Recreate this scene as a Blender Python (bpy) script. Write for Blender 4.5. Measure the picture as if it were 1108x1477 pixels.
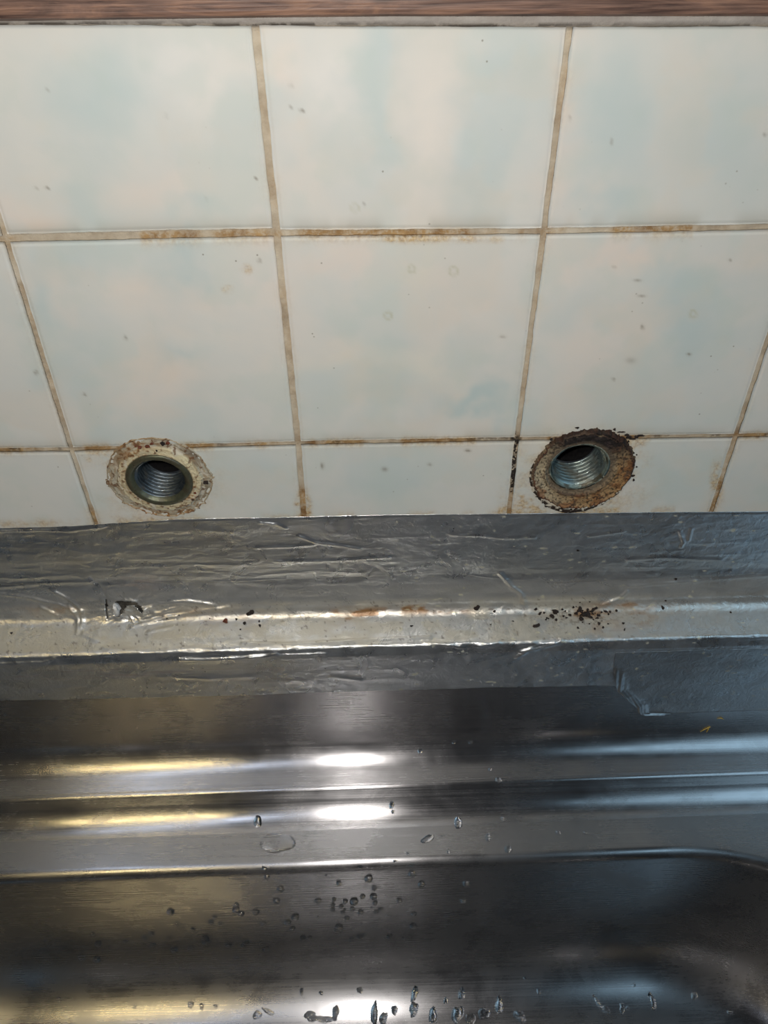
import bpy, math
import numpy as np
from mathutils import Matrix, Vector
from mathutils.bvhtree import BVHTree

for o in list(bpy.data.objects):
    bpy.data.objects.remove(o, do_unlink=True)
C = bpy.context.scene.collection
rng = np.random.default_rng(7)

# ------------------------------------------------------------------ camera
F = 1216.636
CAM = np.array([0.102155, -0.227599, 0.180754])
TILT, YAW, ROLL = 0.751917, 0.016902, -0.008196
fw = np.array([math.sin(YAW)*math.cos(TILT), math.cos(YAW)*math.cos(TILT), -math.sin(TILT)])
_r = np.cross(fw, [0, 0, 1]); _r /= np.linalg.norm(_r)
_u = np.cross(_r, fw)
RT = _r*math.cos(ROLL) + _u*math.sin(ROLL)
UP = -_r*math.sin(ROLL) + _u*math.cos(ROLL)
cam = bpy.data.cameras.new('camera')
cam.sensor_fit = 'HORIZONTAL'; cam.sensor_width = 36; cam.lens = 36*F/1108
cam.clip_start = 0.005; cam.clip_end = 50
camo = bpy.data.objects.new('camera', cam); C.objects.link(camo)
M = Matrix.Identity(4)
for i in range(3):
    M[i][0] = RT[i]; M[i][1] = UP[i]; M[i][2] = -fw[i]; M[i][3] = CAM[i]
camo.matrix_world = M
bpy.context.scene.camera = camo

# ------------------------------------------------------------------ world, lights, exposure
sc = bpy.context.scene
sc.view_settings.view_transform = 'Standard'
sc.view_settings.look = 'None'
sc.view_settings.gamma = 1
sc.view_settings.use_curve_mapping = False
sc.view_settings.exposure = 0.0
w = bpy.data.worlds.new('dim_kitchen'); sc.world = w; w.use_nodes = True
bg = w.node_tree.nodes['Background']
bg.inputs[0].default_value = (0.60, 0.66, 0.74, 1); bg.inputs[1].default_value = 0.03

def area(name, loc, target, sx, sy, power, col):
    l = bpy.data.lights.new(name, 'AREA'); l.shape = 'RECTANGLE'
    l.size = sx; l.size_y = sy; l.energy = power; l.color = col
    o = bpy.data.objects.new(name, l); C.objects.link(o)
    o.location = loc
    d = Vector(target) - Vector(loc)
    o.rotation_euler = d.to_track_quat('-Z', 'Y').to_euler()
    return o
# warm tube lamp over the worktop to the left
area('warm_tube_lamp', (-0.27, -0.62, 0.80), (0.05, -0.03, -0.1), 0.26, 0.05, 1.3, (1.0, 0.78, 0.38))
# daylight from the window on the right
area('window_daylight', (1.25, -0.80, 0.95), (0.2, 0, -0.1), 1.2, 1.3, 6.5, (0.50, 0.78, 1.0))
# ceiling lamp
area('ceiling_lamp', (-0.35, -0.14, 1.35), (-0.3, -.12, 0), 1.6, 0.12, 2.0, (0.72, 0.82, 1.0))
# the telephone's own lamp beside the lens
pl = bpy.data.lights.new('phone_lamp', 'POINT'); pl.energy = 2.0; pl.color = (1.0, 0.955, 0.91); pl.shadow_soft_size = 0.004
plo = bpy.data.objects.new('phone_lamp', pl); C.objects.link(plo); plo.location = (0.084, -0.222, 0.190)

# ------------------------------------------------------------------ helpers
def ray(x, y):
    return fw + RT*(x-554)/F - UP*(y-738.5)/F
def ony(x, y, Y=0.0):
    d = ray(x, y); return CAM + (Y-CAM[1])/d[1]*d
def onz(x, y, Z):
    d = ray(x, y); return CAM + (Z-CAM[2])/d[2]*d
_tab = {}
def vnoise(x, y, seed=0):
    if seed not in _tab: _tab[seed] = np.random.default_rng(1000+seed).random((256, 256))
    T = _tab[seed]
    xi = np.floor(x).astype(int); yi = np.floor(y).astype(int)
    fx = x-xi; fy = y-yi
    fx = fx*fx*fx*(fx*(fx*6-15)+10); fy = fy*fy*fy*(fy*(fy*6-15)+10)
    a = T[xi & 255, yi & 255]; b = T[(xi+1) & 255, yi & 255]
    c = T[xi & 255, (yi+1) & 255]; d = T[(xi+1) & 255, (yi+1) & 255]
    return (a*(1-fx)+b*fx)*(1-fy)+(c*(1-fx)+d*fx)*fy
def fbm(x, y, seed=0, oc=4):
    s = 0; a = 0.5; t = 0
    for k in range(oc):
        s = s+a*vnoise(x*2**k+13.7*k, y*2**k+7.3*k, seed+k); t += a; a *= 0.5
    return s/t
def ridge(x, y, seed=0, oc=3):
    s = 0; a = 0.5; t = 0
    for k in range(oc):
        n = 1-np.abs(2*vnoise(x*2**k+5.1*k, y*2**k+9.3*k, seed+k)-1); s = s+a*n**3; t += a; a *= 0.5
    return s/t
def sstep(a, b, x):
    t = np.clip((x-a)/(b-a), 0, 1); return t*t*(3-2*t)
def seg_dist(px, py, pts):
    d = np.full(np.shape(px), 1e9)
    for (x0, y0), (x1, y1) in zip(pts[:-1], pts[1:]):
        vx, vy = x1-x0, y1-y0; L = vx*vx+vy*vy+1e-12
        t = np.clip(((px-x0)*vx+(py-y0)*vy)/L, 0, 1)
        d = np.minimum(d, np.hypot(px-x0-t*vx, py-y0-t*vy))
    return d
def inpoly(px, py, poly):
    r = np.zeros(np.shape(px), bool); n = len(poly)
    for i in range(n):
        x0, y0 = poly[i]; x1, y1 = poly[(i+1) % n]
        c = ((y0 > py) != (y1 > py)) & (px < (x1-x0)*(py-y0)/(y1-y0+1e-15)+x0)
        r ^= c
    return r
def proj(P):
    d = P-CAM; z = d@fw
    return 554+F*(d@RT)/z, 738.5-F*(d@UP)/z

def s2l(c):
    c = np.asarray(c, float)/255
    return np.where(c <= 0.04045, c/12.92, ((c+0.055)/1.055)**2.4)

def mesh(name, V, Fc, mat, parent=None, smooth=True, attrs=None):
    me = bpy.data.meshes.new(name)
    V = np.asarray(V, np.float64)
    Fc = np.asarray(Fc, np.int64)
    if Fc.ndim == 2:
        n = Fc.shape[1]
        me.vertices.add(len(V)); me.vertices.foreach_set('co', V.ravel())
        me.loops.add(Fc.size); me.loops.foreach_set('vertex_index', Fc.ravel())
        me.polygons.add(len(Fc)); me.polygons.foreach_set('loop_start', np.arange(len(Fc))*n)
        me.update(calc_edges=True)
    me.polygons.foreach_set('use_smooth', np.full(len(me.polygons), smooth))
    if attrs:
        for k, a in attrs.items():
            a = np.asarray(a, np.float64)
            if a.ndim == 2:
                at = me.color_attributes.new(k, 'FLOAT_COLOR', 'POINT')
                at.data.foreach_set('color', np.hstack([a, np.ones((len(a), 1))]).ravel())
            else:
                at = me.attributes.new(k, 'FLOAT', 'POINT'); at.data.foreach_set('value', a.ravel())
    me.materials.append(mat); me.validate(); me.update()
    o = bpy.data.objects.new(name, me); C.objects.link(o)
    if parent: o.parent = parent
    return o
def gridfaces(nr, nc, closed=False):
    i = np.arange(nr-1)[:, None]; j = np.arange(nc if closed else nc-1)[None, :]
    j2 = (j+1) % nc
    a = i*nc+j; b = i*nc+j2; c = (i+1)*nc+j2; d = (i+1)*nc+j
    return np.stack([a, b, c, d], -1).reshape(-1, 4)
def tag(o, label=None, cat=None, group=None, kind=None):
    if label: o['label'] = label
    if cat: o['category'] = cat
    if group: o['group'] = group
    if kind: o['kind'] = kind
    return o
def empty(name, loc):
    o = bpy.data.objects.new(name, None); C.objects.link(o); o.location = loc
    o.empty_display_size = 0.01
    return o
def keep_world(o, root):     # parts are meshed in world coordinates; shift them into the root's frame
    me = o.data; n = len(me.vertices); a = np.empty(n*3)
    me.vertices.foreach_get('co', a); a = a.reshape(-1, 3)-np.array(root.location)
    me.vertices.foreach_set('co', a.ravel()); me.update(); o.parent = root

# ------------------------------------------------------------------ materials
class NT:
    def __init__(s, name):
        s.m = bpy.data.materials.new(name); s.m.use_nodes = True
        s.t = s.m.node_tree; s.p = s.t.nodes['Principled BSDF']
    def n(s, typ, **kw):
        nd = s.t.nodes.new(typ)
        for k, v in kw.items():
            if k.startswith('i_'): nd.inputs[k[2:].replace('_', ' ')].default_value = v
            else: setattr(nd, k, v)
        return nd
    def l(s, a, b): s.t.links.new(a, b)
    def coords(s, scale):
        tc = s.n('ShaderNodeTexCoord'); mp = s.n('ShaderNodeMapping'); mp.inputs['Scale'].default_value = scale
        s.l(tc.outputs['Object'], mp.inputs[0]); return mp.outputs[0]
    def noise(s, vec, scale, detail=4, rough=0.6, dist=0):
        nd = s.n('ShaderNodeTexNoise'); nd.inputs['Scale'].default_value = scale
        nd.inputs['Detail'].default_value = detail; nd.inputs['Roughness'].default_value = rough
        nd.inputs['Distortion'].default_value = dist
        s.l(vec, nd.inputs['Vector']); return nd.outputs['Fac']
    def ramp(s, fac, stops):
        r = s.n('ShaderNodeValToRGB'); e = r.color_ramp.elements
        while len(e) < len(stops): e.new(0.5)
        for q, (p, c) in zip(e, stops):
            q.position = p; q.color = (*c, 1) if len(c) == 3 else c
        s.l(fac, r.inputs[0]); return r.outputs[0]
    def maprange(s, v, a, b, c, d):
        m = s.n('ShaderNodeMapRange'); m.inputs[1].default_value = a; m.inputs[2].default_value = b
        m.inputs[3].default_value = c; m.inputs[4].default_value = d
        s.l(v, m.inputs[0]); return m.outputs[0]
    def mix(s, fac, a, b, blend='MIX'):
        m = s.n('ShaderNodeMix', data_type='RGBA', blend_type=blend)
        for v, k in ((fac, 0), (a, 6), (b, 7)):
            if isinstance(v, (int, float)): m.inputs[k].default_value = v
            elif isinstance(v, (tuple, list, np.ndarray)): m.inputs[k].default_value = (*v[:3], 1)
            else: s.l(v, m.inputs[k])
        return m.outputs[2]
    def attr(s, name, out='Color'):
        a = s.n('ShaderNodeAttribute'); a.attribute_name = name; return a.outputs[out]
    def bump(s, h, strength, dist, normal=None):
        b = s.n('ShaderNodeBump'); b.inputs['Strength'].default_value = strength; b.inputs['Distance'].default_value = dist
        s.l(h, b.inputs['Height'])
        if normal: s.l(normal, b.inputs['Normal'])
        s.l(b.outputs[0], s.p.inputs['Normal']); return b.outputs[0]
    def set(s, **kw):
        for k, v in kw.items():
            k = k.replace('_', ' ')
            i = s.p.inputs[k]
            if isinstance(v, (int, float)): i.default_value = v
            elif isinstance(v, (tuple, list, np.ndarray)): i.default_value = (*v[:3], 1)
            else: s.l(v, i)

# glazed tile: mottled colour and dirt from point attributes
t = NT('glazed_tile'); v = t.coords((1, 1, 1))
n1 = t.noise(v, 55, 5, 0.55, 0.6)
n2 = t.noise(v, 900, 3, 0.6)
col = t.mix(t.maprange(n1, 0.35, 0.7, 0, 0.35), t.attr('Col'), tuple(s2l((200, 205, 204))))
n3 = t.noise(v, 420, 5, 0.7)
ru = t.attr('rust', 'Fac')
mul = t.n('ShaderNodeMath', operation='MULTIPLY'); t.l(ru, mul.inputs[0]); t.l(t.maprange(n3, 0.35, 0.62, 0.3, 1.2), mul.inputs[1])
rc = t.ramp(n2, [(0.3, s2l((136, 102, 64))), (0.5, s2l((188, 160, 116))), (0.7, s2l((214, 198, 164)))])
mul.use_clamp = True
col = t.mix(mul.outputs[0], col, rc)
vo = t.n('ShaderNodeTexVoronoi'); vo.inputs['Scale'].default_value = 210; t.l(v, vo.inputs['Vector'])
spk = t.maprange(vo.outputs['Distance'], 0.035, 0.075, 1, 0)
n4 = t.noise(v, 40, 2)
sp2 = t.n('ShaderNodeMath', operation='MULTIPLY'); t.l(spk, sp2.inputs[0]); t.l(t.maprange(n4, 0.5, 0.62, 0, 0.7), sp2.inputs[1])
col = t.mix(sp2.outputs[0], col, tuple(s2l((120, 112, 98))))
t.set(Base_Color=col, Roughness=t.maprange(n3, 0.3, 0.7, 0.34, 0.5), Specular_IOR_Level=0.3)
t.bump(n1, 0.25, 0.0006)
M_TILE = t.m

t = NT('grout'); v = t.coords((1, 1, 1))
n1 = t.noise(v, 700, 5, 0.7); n2 = t.noise(v, 130, 4, 0.6)
col = t.ramp(n2, [(0.3, s2l((166, 152, 132))), (0.55, s2l((192, 180, 160))), (0.8, s2l((208, 200, 184)))])
m1 = t.n('ShaderNodeMath', operation='MULTIPLY', use_clamp=True); t.l(t.attr('rust', 'Fac'), m1.inputs[0]); t.l(t.maprange(n1, 0.35, 0.6, 0.3, 1.4), m1.inputs[1])
col = t.mix(m1.outputs[0], col, t.ramp(n2, [(0.3, s2l((124, 92, 56))), (0.7, s2l((182, 150, 104)))]))
m2 = t.n('ShaderNodeMath', operation='MULTIPLY', use_clamp=True); t.l(t.attr('mould', 'Fac'), m2.inputs[0]); t.l(t.maprange(n1, 0.36, 0.52, 0, 2), m2.inputs[1])
col = t.mix(m2.outputs[0], col, tuple(s2l((38, 30, 24))))
col = t.mix(t.attr('caulk', 'Fac'), col, t.ramp(n2, [(0.3, s2l((150, 142, 134))), (0.7, s2l((178, 172, 164)))]))
m3 = t.n('ShaderNodeMath', operation='MULTIPLY', use_clamp=True); t.l(t.attr('crack', 'Fac'), m3.inputs[0]); t.l(t.maprange(n2, 0.42, 0.5, 0, 1), m3.inputs[1])
col = t.mix(m3.outputs[0], col, tuple(s2l((70, 62, 54))))
t.set(Base_Color=col, Roughness=0.85)
t.bump(n1, 0.6, 0.0005)
M_GROUT = t.m

t = NT('painted_dirt'); v = t.coords((1, 1, 1))    # mortar collars, colours from points
n1 = t.noise(v, 900, 5, 0.7)
col = t.mix(t.maprange(n1, 0.3, 0.7, 0.0, 0.45), t.attr('Col'), tuple(s2l((84, 62, 44))), 'MULTIPLY')
t.set(Base_Color=t.attr('Col'), Roughness=0.7, Specular_IOR_Level=0.4)
t.bump(n1, 0.8, 0.0007)
M_MORTAR = t.m

t = NT('walnut_board'); v = t.coords((16, 60, 130))
n1 = t.noise(v, 2.0, 6, 0.65, 1.2); n2 = t.noise(t.coords((30, 300, 900)), 1.5, 3)
c1 = t.ramp(n1, [(0.36, s2l((44, 30, 27))), (0.5, s2l((108, 80, 68))), (0.64, s2l((158, 118, 92)))])
c1 = t.mix(0.5, c1, t.ramp(n2, [(0.35, s2l((58, 42, 38))), (0.6, s2l((140, 112, 98)))]))
t.set(Base_Color=c1, Roughness=0.5)
t.bump(n2, 0.5, 0.0003)
M_WOOD = t.m

def steel(name, base, rough, aniso=0.9, scr=1.0):
    t = NT(name); v = t.coords((10, 2000, 2000)); v2 = t.coords((1, 1, 1))
    n1 = t.noise(v, 1.0, 4, 0.6)
    n2 = t.noise(v2, 40, 5, 0.6, 0.5)
    n3 = t.noise(v2, 300, 4, 0.7)
    a = t.n('ShaderNodeMath', operation='ADD'); t.l(t.maprange(n2, 0.3, 0.75, -0.05, 0.08), a.inputs[0]); t.l(t.maprange(n1, 0.3, 0.7, rough-0.03, rough+0.05), a.inputs[1])
    b = t.mix(t.maprange(n2, 0.5, 0.8, 0, 0.35), base, tuple(x*0.62 for x in base))
    t.set(Base_Color=b, Metallic=1.0, Roughness=a.outputs[0], Anisotropic=aniso, Anisotropic_Rotation=0.25)
    tg = t.n('ShaderNodeCombineXYZ'); tg.inputs[0].default_value = 1
    t.l(tg.outputs[0], t.p.inputs['Tangent'])
    t.bump(n1, 0.02*scr, 0.00005)
    return t.m
M_STEEL = steel('brushed_steel', (0.49, 0.48, 0.485), 0.225)
M_BASIN = steel('satin_steel', (0.37, 0.365, 0.37), 0.26, 0.75)

t = NT('aluminium_tape'); v = t.coords((1, 1, 1))
n1 = t.noise(v, 260, 5, 0.65, 0.8); n2 = t.noise(v, 1100, 3, 0.6)
n3 = t.noise(v, 60, 5, 0.6, 1.5)
t.set(Base_Color=t.attr('Col'), Metallic=t.attr('metal', 'Fac'), Roughness=t.maprange(n3, 0.3, 0.7, 0.22, 0.42))
b1 = t.bump(n1, 0.38, 0.0008)
t.bump(n2, 0.15, 0.0003, b1)
M_TAPE = t.m

t = NT('brass_nickel'); v = t.coords((1, 1, 1)); n1 = t.noise(v, 700, 5, 0.7)
t.set(Base_Color=t.attr('Col'), Metallic=t.attr('metal', 'Fac'), Roughness=t.maprange(n1, 0.3, 0.7, 0.22, 0.5))
t.bump(n1, 0.4, 0.0004)
M_SOCK = t.m

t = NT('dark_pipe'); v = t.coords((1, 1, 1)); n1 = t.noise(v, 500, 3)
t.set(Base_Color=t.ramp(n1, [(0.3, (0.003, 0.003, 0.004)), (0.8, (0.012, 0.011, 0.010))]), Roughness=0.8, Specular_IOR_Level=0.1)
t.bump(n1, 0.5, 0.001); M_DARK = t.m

t = NT('shaded_backing'); v = t.coords((1, 1, 1)); n1 = t.noise(v, 300, 4)
t.set(Base_Color=t.ramp(n1, [(0.4, (0.015, 0.013, 0.011)), (0.7, (0.12, 0.11, 0.09))]), Roughness=0.7)  # dark colour stands in for the shade of the gap under the foil
t.bump(n1, 0.5, 0.001); M_BACK = t.m

t = NT('white_silicone'); v = t.coords((1, 1, 1)); n1 = t.noise(v, 500, 4)
t.set(Base_Color=t.ramp(n1, [(0.3, (0.45, 0.44, 0.42)), (0.7, (0.75, 0.74, 0.72))]), Roughness=0.35); M_SILI = t.m

t = NT('dark_crumb'); v = t.coords((1, 1, 1)); n1 = t.noise(v, 1500, 3)
t.set(Base_Color=t.ramp(n1, [(0.35, s2l((16, 11, 9))), (0.7, s2l((44, 28, 20)))]), Roughness=0.8); M_CRUMB = t.m
t = NT('rust_crumb'); v = t.coords((1, 1, 1)); n1 = t.noise(v, 1500, 3)
t.set(Base_Color=t.ramp(n1, [(0.35, s2l((70, 28, 12))), (0.7, s2l((120, 58, 30)))]), Roughness=0.7); M_RUST = t.m
t = NT('yellow_fibre'); v = t.coords((1, 1, 1)); n1 = t.noise(v, 1500, 3)
t.set(Base_Color=t.ramp(n1, [(0.3, s2l((150, 120, 40))), (0.7, s2l((205, 175, 80)))]), Roughness=0.5); M_YEL = t.m
t = NT('water'); t.set(Base_Color=(1, 1, 1), Roughness=0.0, IOR=1.33, Transmission_Weight=1.0)
M_WATER = t.m

# ------------------------------------------------------------------ wall: grout bed, tiles
HL = ony(231, 689); HR = ony(835, 670)       # centres of the two pipe sockets on the tile face
HOLES = [(HL[0], HL[2], 0.0125), (HR[0], HR[2], 0.0125)]
P = 0.076
# vertical joint lines (x at given heights) and horizontal joint lines, measured from the joints' crossings
VX = {c: np.array([[z, x] for x, z in q]) for c, q in {
    0: [(ony(8, 345)[0], ony(8, 345)[2]), (ony(103, 650)[0], 0.0), (ony(137, 752)[0], -0.035)],
    1: [(ony(368, 38)[0], .127), (ony(399, 336)[0], .076), (ony(430, 639)[0], 0.0), (ony(438, 743)[0], -.035)],
    2: [(ony(822, 38)[0], .127), (ony(785, 333)[0], .076), (ony(746, 634)[0], 0.0), (ony(735, 739)[0], -.035)],
    3: [(ony(1108, 490)[0], ony(1108, 490)[2]), (ony(1062, 629)[0], 0.0), (ony(1027, 737)[0], -.035)]}.items()}
for c in VX: VX[c] = VX[c][np.argsort(VX[c][:, 0])]
def vx(c, z):
    if c in VX: return np.interp(z, VX[c][:, 0], VX[c][:, 1])
    k = 0 if c < 0 else 3
    return np.interp(z, VX[k][:, 0], VX[k][:, 1])+(c-k)*P
HZ = {'top': [(0, 36), (366, 37), (823, 39), (1108, 38)], 'r1': [(0, 346), (397, 337), (785, 334), (1108, 328)],
      'r2': [(0, 650), (103, 649), (430, 640), (747, 634), (1062, 629), (1108, 628)]}
HZ = {k: np.array([[ony(*q)[0], ony(*q)[2]] for q in v]) for k, v in HZ.items()}
def hz(k, x):
    if k == 'bot': return -0.046+0*x
    return np.interp(x, HZ[k][:, 0], HZ[k][:, 1])
XL, XR = -0.205, 0.405
# grout half widths
GV = {0: 0.0008, 1: 0.0010, 2: 0.0008, 3: 0.0008}

def wall_masks(x, z):
    """rust and mould as they sit on the joints and round the sockets"""
    u, vv = proj(np.stack([x, np.zeros_like(x), z], -1))
    nz = fbm(x*260, z*260, 3, 4)
    rust = np.zeros_like(x)
    d2 = np.abs(z-hz('r2', x)); d1 = np.abs(z-hz('r1', x))
    rust += 0.75*np.exp(-(d2/0.0018)**2)*(0.35+1.3*sstep(.42, .6, fbm(x*120, z*30, 8)))
    below1 = np.where(z < hz('r1', x), 0.0024, 0.0012)
    rust += 0.85*np.exp(-(d1/below1)**2)*sstep(.38, .58, fbm(x*90+3, z*20, 9))*np.where((u > 150) & (u < 1000), 1, .25)
    for c in range(4):
        dv = np.abs(x-vx(c, z))
        k = 0.5+0.9*sstep(0.01, -0.035, z)
        rust += 0.55*k*np.exp(-(dv/0.0022)**2)*sstep(.40, .6, fbm(x*60+c, z*90, 10))
    rust += 0.8*np.exp(-((z+0.0345)/0.0022)**2)*sstep(.45, .62, fbm(x*100, z*60, 11))
    for cx, cy, rx, ry, a in [(840, 690, 95, 66, .55), (800, 735, 60, 25, .7), (232, 700, 85, 60, .35), (740, 735, 22, 30, .9), (437, 735, 12, 22, 1.1), (150, 660, 35, 18, .5), (1034, 700, 10, 40, .7), (356, 388, 8, 7, .7), (330, 418, 9, 6, .6), (905, 640, 25, 12, .8), (590, 343, 55, 7, .9), (690, 345, 40, 6, .6)]:
        rust += a*np.exp(-(((u-cx)/rx)**2+((vv-cy)/ry)**2)**2)*(0.3+1.2*sstep(.4, .62, nz))
    mould = 1.5*np.exp(-((u-(742-(vv-640)*0.06))/7)**2)*sstep(622, 636, vv)*sstep(722, 690, vv)*(0.2+1.4*sstep(.45, .55, nz))
    mould += 0.35*np.exp(-(d2/0.0008)**2)*sstep(.6, .68, fbm(x*200, z*50, 14))
    mould += 0.5*np.exp(-((u-735)/12)**2)*np.exp(-((vv-725)/10)**2)*sstep(.5, .6, nz)
    return np.clip(rust, 0, 1.2), np.clip(mould, 0, 1.2)

wall_root = None
# bed
xs = np.concatenate([np.arange(XL, -0.085, .004), np.arange(-0.085, 0.29, .0008), np.arange(.29, XR+.001, .004)])
zs = np.arange(-0.047, 0.1325, .0008)
X, Z = np.meshgrid(xs, zs)
joint = 0.0009+0.0003*(fbm(X*400, Z*400, 1)-.5)*2
Y = joint.copy()
topz = hz('top', X)
cap = sstep(-0.0006, 0.0006, Z-topz)
Y = Y*(1-cap)+cap*(-0.0002+0.0006*(fbm(X*120, Z*500, 5)-.5))
V = np.stack([X, Y, Z], -1).reshape(-1, 3)
Fc = gridfaces(len(zs), len(xs))
ctr = V[Fc].mean(1)
keep = np.ones(len(Fc), bool)
for hx, hz_, r in HOLES: keep &= np.hypot(ctr[:, 0]-hx, ctr[:, 2]-hz_) > r+0.0005
ru, mo = wall_masks(V[:, 0], V[:, 2])
wall = mesh('wall_back', V, Fc[keep], M_GROUT, attrs={'rust': ru*(1-cap.ravel()), 'mould': mo, 'caulk': cap.ravel(), 'crack': np.exp(-((Z-topz-.0002)/.0005)**2).ravel()})
tag(wall, 'grey grout bed of the tiled kitchen wall behind the sink', kind='structure')
wall_root = wall

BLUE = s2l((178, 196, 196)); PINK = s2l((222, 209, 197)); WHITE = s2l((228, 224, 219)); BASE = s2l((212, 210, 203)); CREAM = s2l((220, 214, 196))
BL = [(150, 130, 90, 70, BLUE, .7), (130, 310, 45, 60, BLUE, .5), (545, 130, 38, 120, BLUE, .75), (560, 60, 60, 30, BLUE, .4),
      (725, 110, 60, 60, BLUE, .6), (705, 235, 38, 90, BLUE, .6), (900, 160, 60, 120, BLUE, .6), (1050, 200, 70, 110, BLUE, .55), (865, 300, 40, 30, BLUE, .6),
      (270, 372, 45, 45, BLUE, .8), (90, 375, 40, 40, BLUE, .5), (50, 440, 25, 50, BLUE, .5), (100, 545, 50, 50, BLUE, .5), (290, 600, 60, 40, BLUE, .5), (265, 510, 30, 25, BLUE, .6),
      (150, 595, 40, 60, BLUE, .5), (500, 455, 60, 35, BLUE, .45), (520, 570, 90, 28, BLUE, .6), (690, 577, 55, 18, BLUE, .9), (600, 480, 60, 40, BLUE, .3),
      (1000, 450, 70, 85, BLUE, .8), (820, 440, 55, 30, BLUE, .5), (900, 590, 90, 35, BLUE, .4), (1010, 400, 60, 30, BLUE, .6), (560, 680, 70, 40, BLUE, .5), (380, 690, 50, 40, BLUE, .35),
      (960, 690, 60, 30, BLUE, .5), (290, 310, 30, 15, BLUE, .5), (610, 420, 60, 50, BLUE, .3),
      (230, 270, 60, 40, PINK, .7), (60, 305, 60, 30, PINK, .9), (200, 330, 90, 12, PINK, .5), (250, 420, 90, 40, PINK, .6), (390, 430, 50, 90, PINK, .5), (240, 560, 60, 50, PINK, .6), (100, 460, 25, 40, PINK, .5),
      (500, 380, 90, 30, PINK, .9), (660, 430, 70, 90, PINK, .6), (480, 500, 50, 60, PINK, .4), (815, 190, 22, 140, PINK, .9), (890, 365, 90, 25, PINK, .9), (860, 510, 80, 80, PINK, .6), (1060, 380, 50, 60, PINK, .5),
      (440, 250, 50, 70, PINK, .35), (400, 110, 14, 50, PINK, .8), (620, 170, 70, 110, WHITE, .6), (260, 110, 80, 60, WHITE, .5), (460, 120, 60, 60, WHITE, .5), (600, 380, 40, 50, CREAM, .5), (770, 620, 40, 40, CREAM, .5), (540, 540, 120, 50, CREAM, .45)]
def tile_colour(x, z):
    u, vv = proj(np.stack([x, np.zeros_like(x), z], -1))
    u2 = u+100*(fbm(x*70, z*70, 21)-.5); v2 = vv+100*(fbm(x*70+9, z*70, 22)-.5)
    c = np.tile(BASE, (len(x), 1))
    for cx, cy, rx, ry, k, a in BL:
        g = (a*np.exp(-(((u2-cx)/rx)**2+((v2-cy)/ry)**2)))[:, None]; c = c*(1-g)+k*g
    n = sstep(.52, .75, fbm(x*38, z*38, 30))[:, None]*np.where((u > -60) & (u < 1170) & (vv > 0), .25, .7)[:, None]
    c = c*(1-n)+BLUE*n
    n = (.28*sstep(.45, .7, fbm(x*85, z*85, 34, 5)))[:, None]; c = c*(1-n)+s2l((188, 200, 192))*n
    n = (.22*sstep(.5, .7, fbm(x*60+5, z*60, 35, 5)))[:, None]; c = c*(1-n)+s2l((218, 202, 184))*n
    # soap haze lying above the joints
    for kk, k2 in (('r1', .45), ('r2', .35)):
        dz = z-hz(kk, x)
        g = (k2*np.exp(-((dz-.0015)/.0028)**2)*(dz > 0)*sstep(.35, .6, fbm(x*70, z*30, 33)))[:, None]; c = c*(1-g)+s2l((160, 154, 138))*g
    # small drip rings and scuffs
    for cx, cy, r in [(654, 391, 6), (594, 388, 5), (1000, 453, 5), (560, 455, 5), (512, 300, 5)]:
        g = (.5*np.exp(-((np.hypot(u-cx, vv-cy)-r)/1.6)**2))[:, None]; c = c*(1-g)+s2l((170, 165, 125))*g
    for cx, cy, rx, ry, a in [(420, 122, 3, 2, .7), (436, 160, 3, 2, .8), (420, 155, 2, 2, .5), (69, 128, 2, 2, .7), (68, 271, 2, 2, .9), (240, 167, 3, 2, .5), (883, 205, 1.5, 4, .8), (822, 171, 2, 2, .8), (927, 472, 2, 3, .9), (920, 405, 5, 1.5, .6), (926, 427, 5, 1.5, .6), (994, 511, 3, 2, .8), (885, 547, 2, 2, .8), (725, 485, 4, 1.5, .6), (181, 487, 2, 3, .7), (52, 537, 2, 3, .9), (52, 271, 2, 2, .4), (374, 376, 2, 3, .9), (369, 258, 2, 2, .8), (465, 672, 2, 4, .9), (675, 650, 4, 2, .9), (555, 677, 4, 3, .8), (620, 670, 3, 2, .6), (298, 287, 1.5, 1.5, .9), (526, 295, 1.5, 2, .9), (886, 385, 2, 2, .5), (1104, 195, 2, 2, .9), (1053, 375, 2, 2, .7), (122, 569, 2, 2, .8), (910, 520, 7, 4, .4)]:
        g = (a*np.exp(-(((u-cx)/rx)**2+((vv-cy)/ry)**2)))[:, None]; c = c*(1-g)+s2l((105, 90, 66))*g
    return c
rows = [('top', 'r1', -0.0002), ('r1', 'r2', 0), ('r2', 'bot', 0)]
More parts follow.
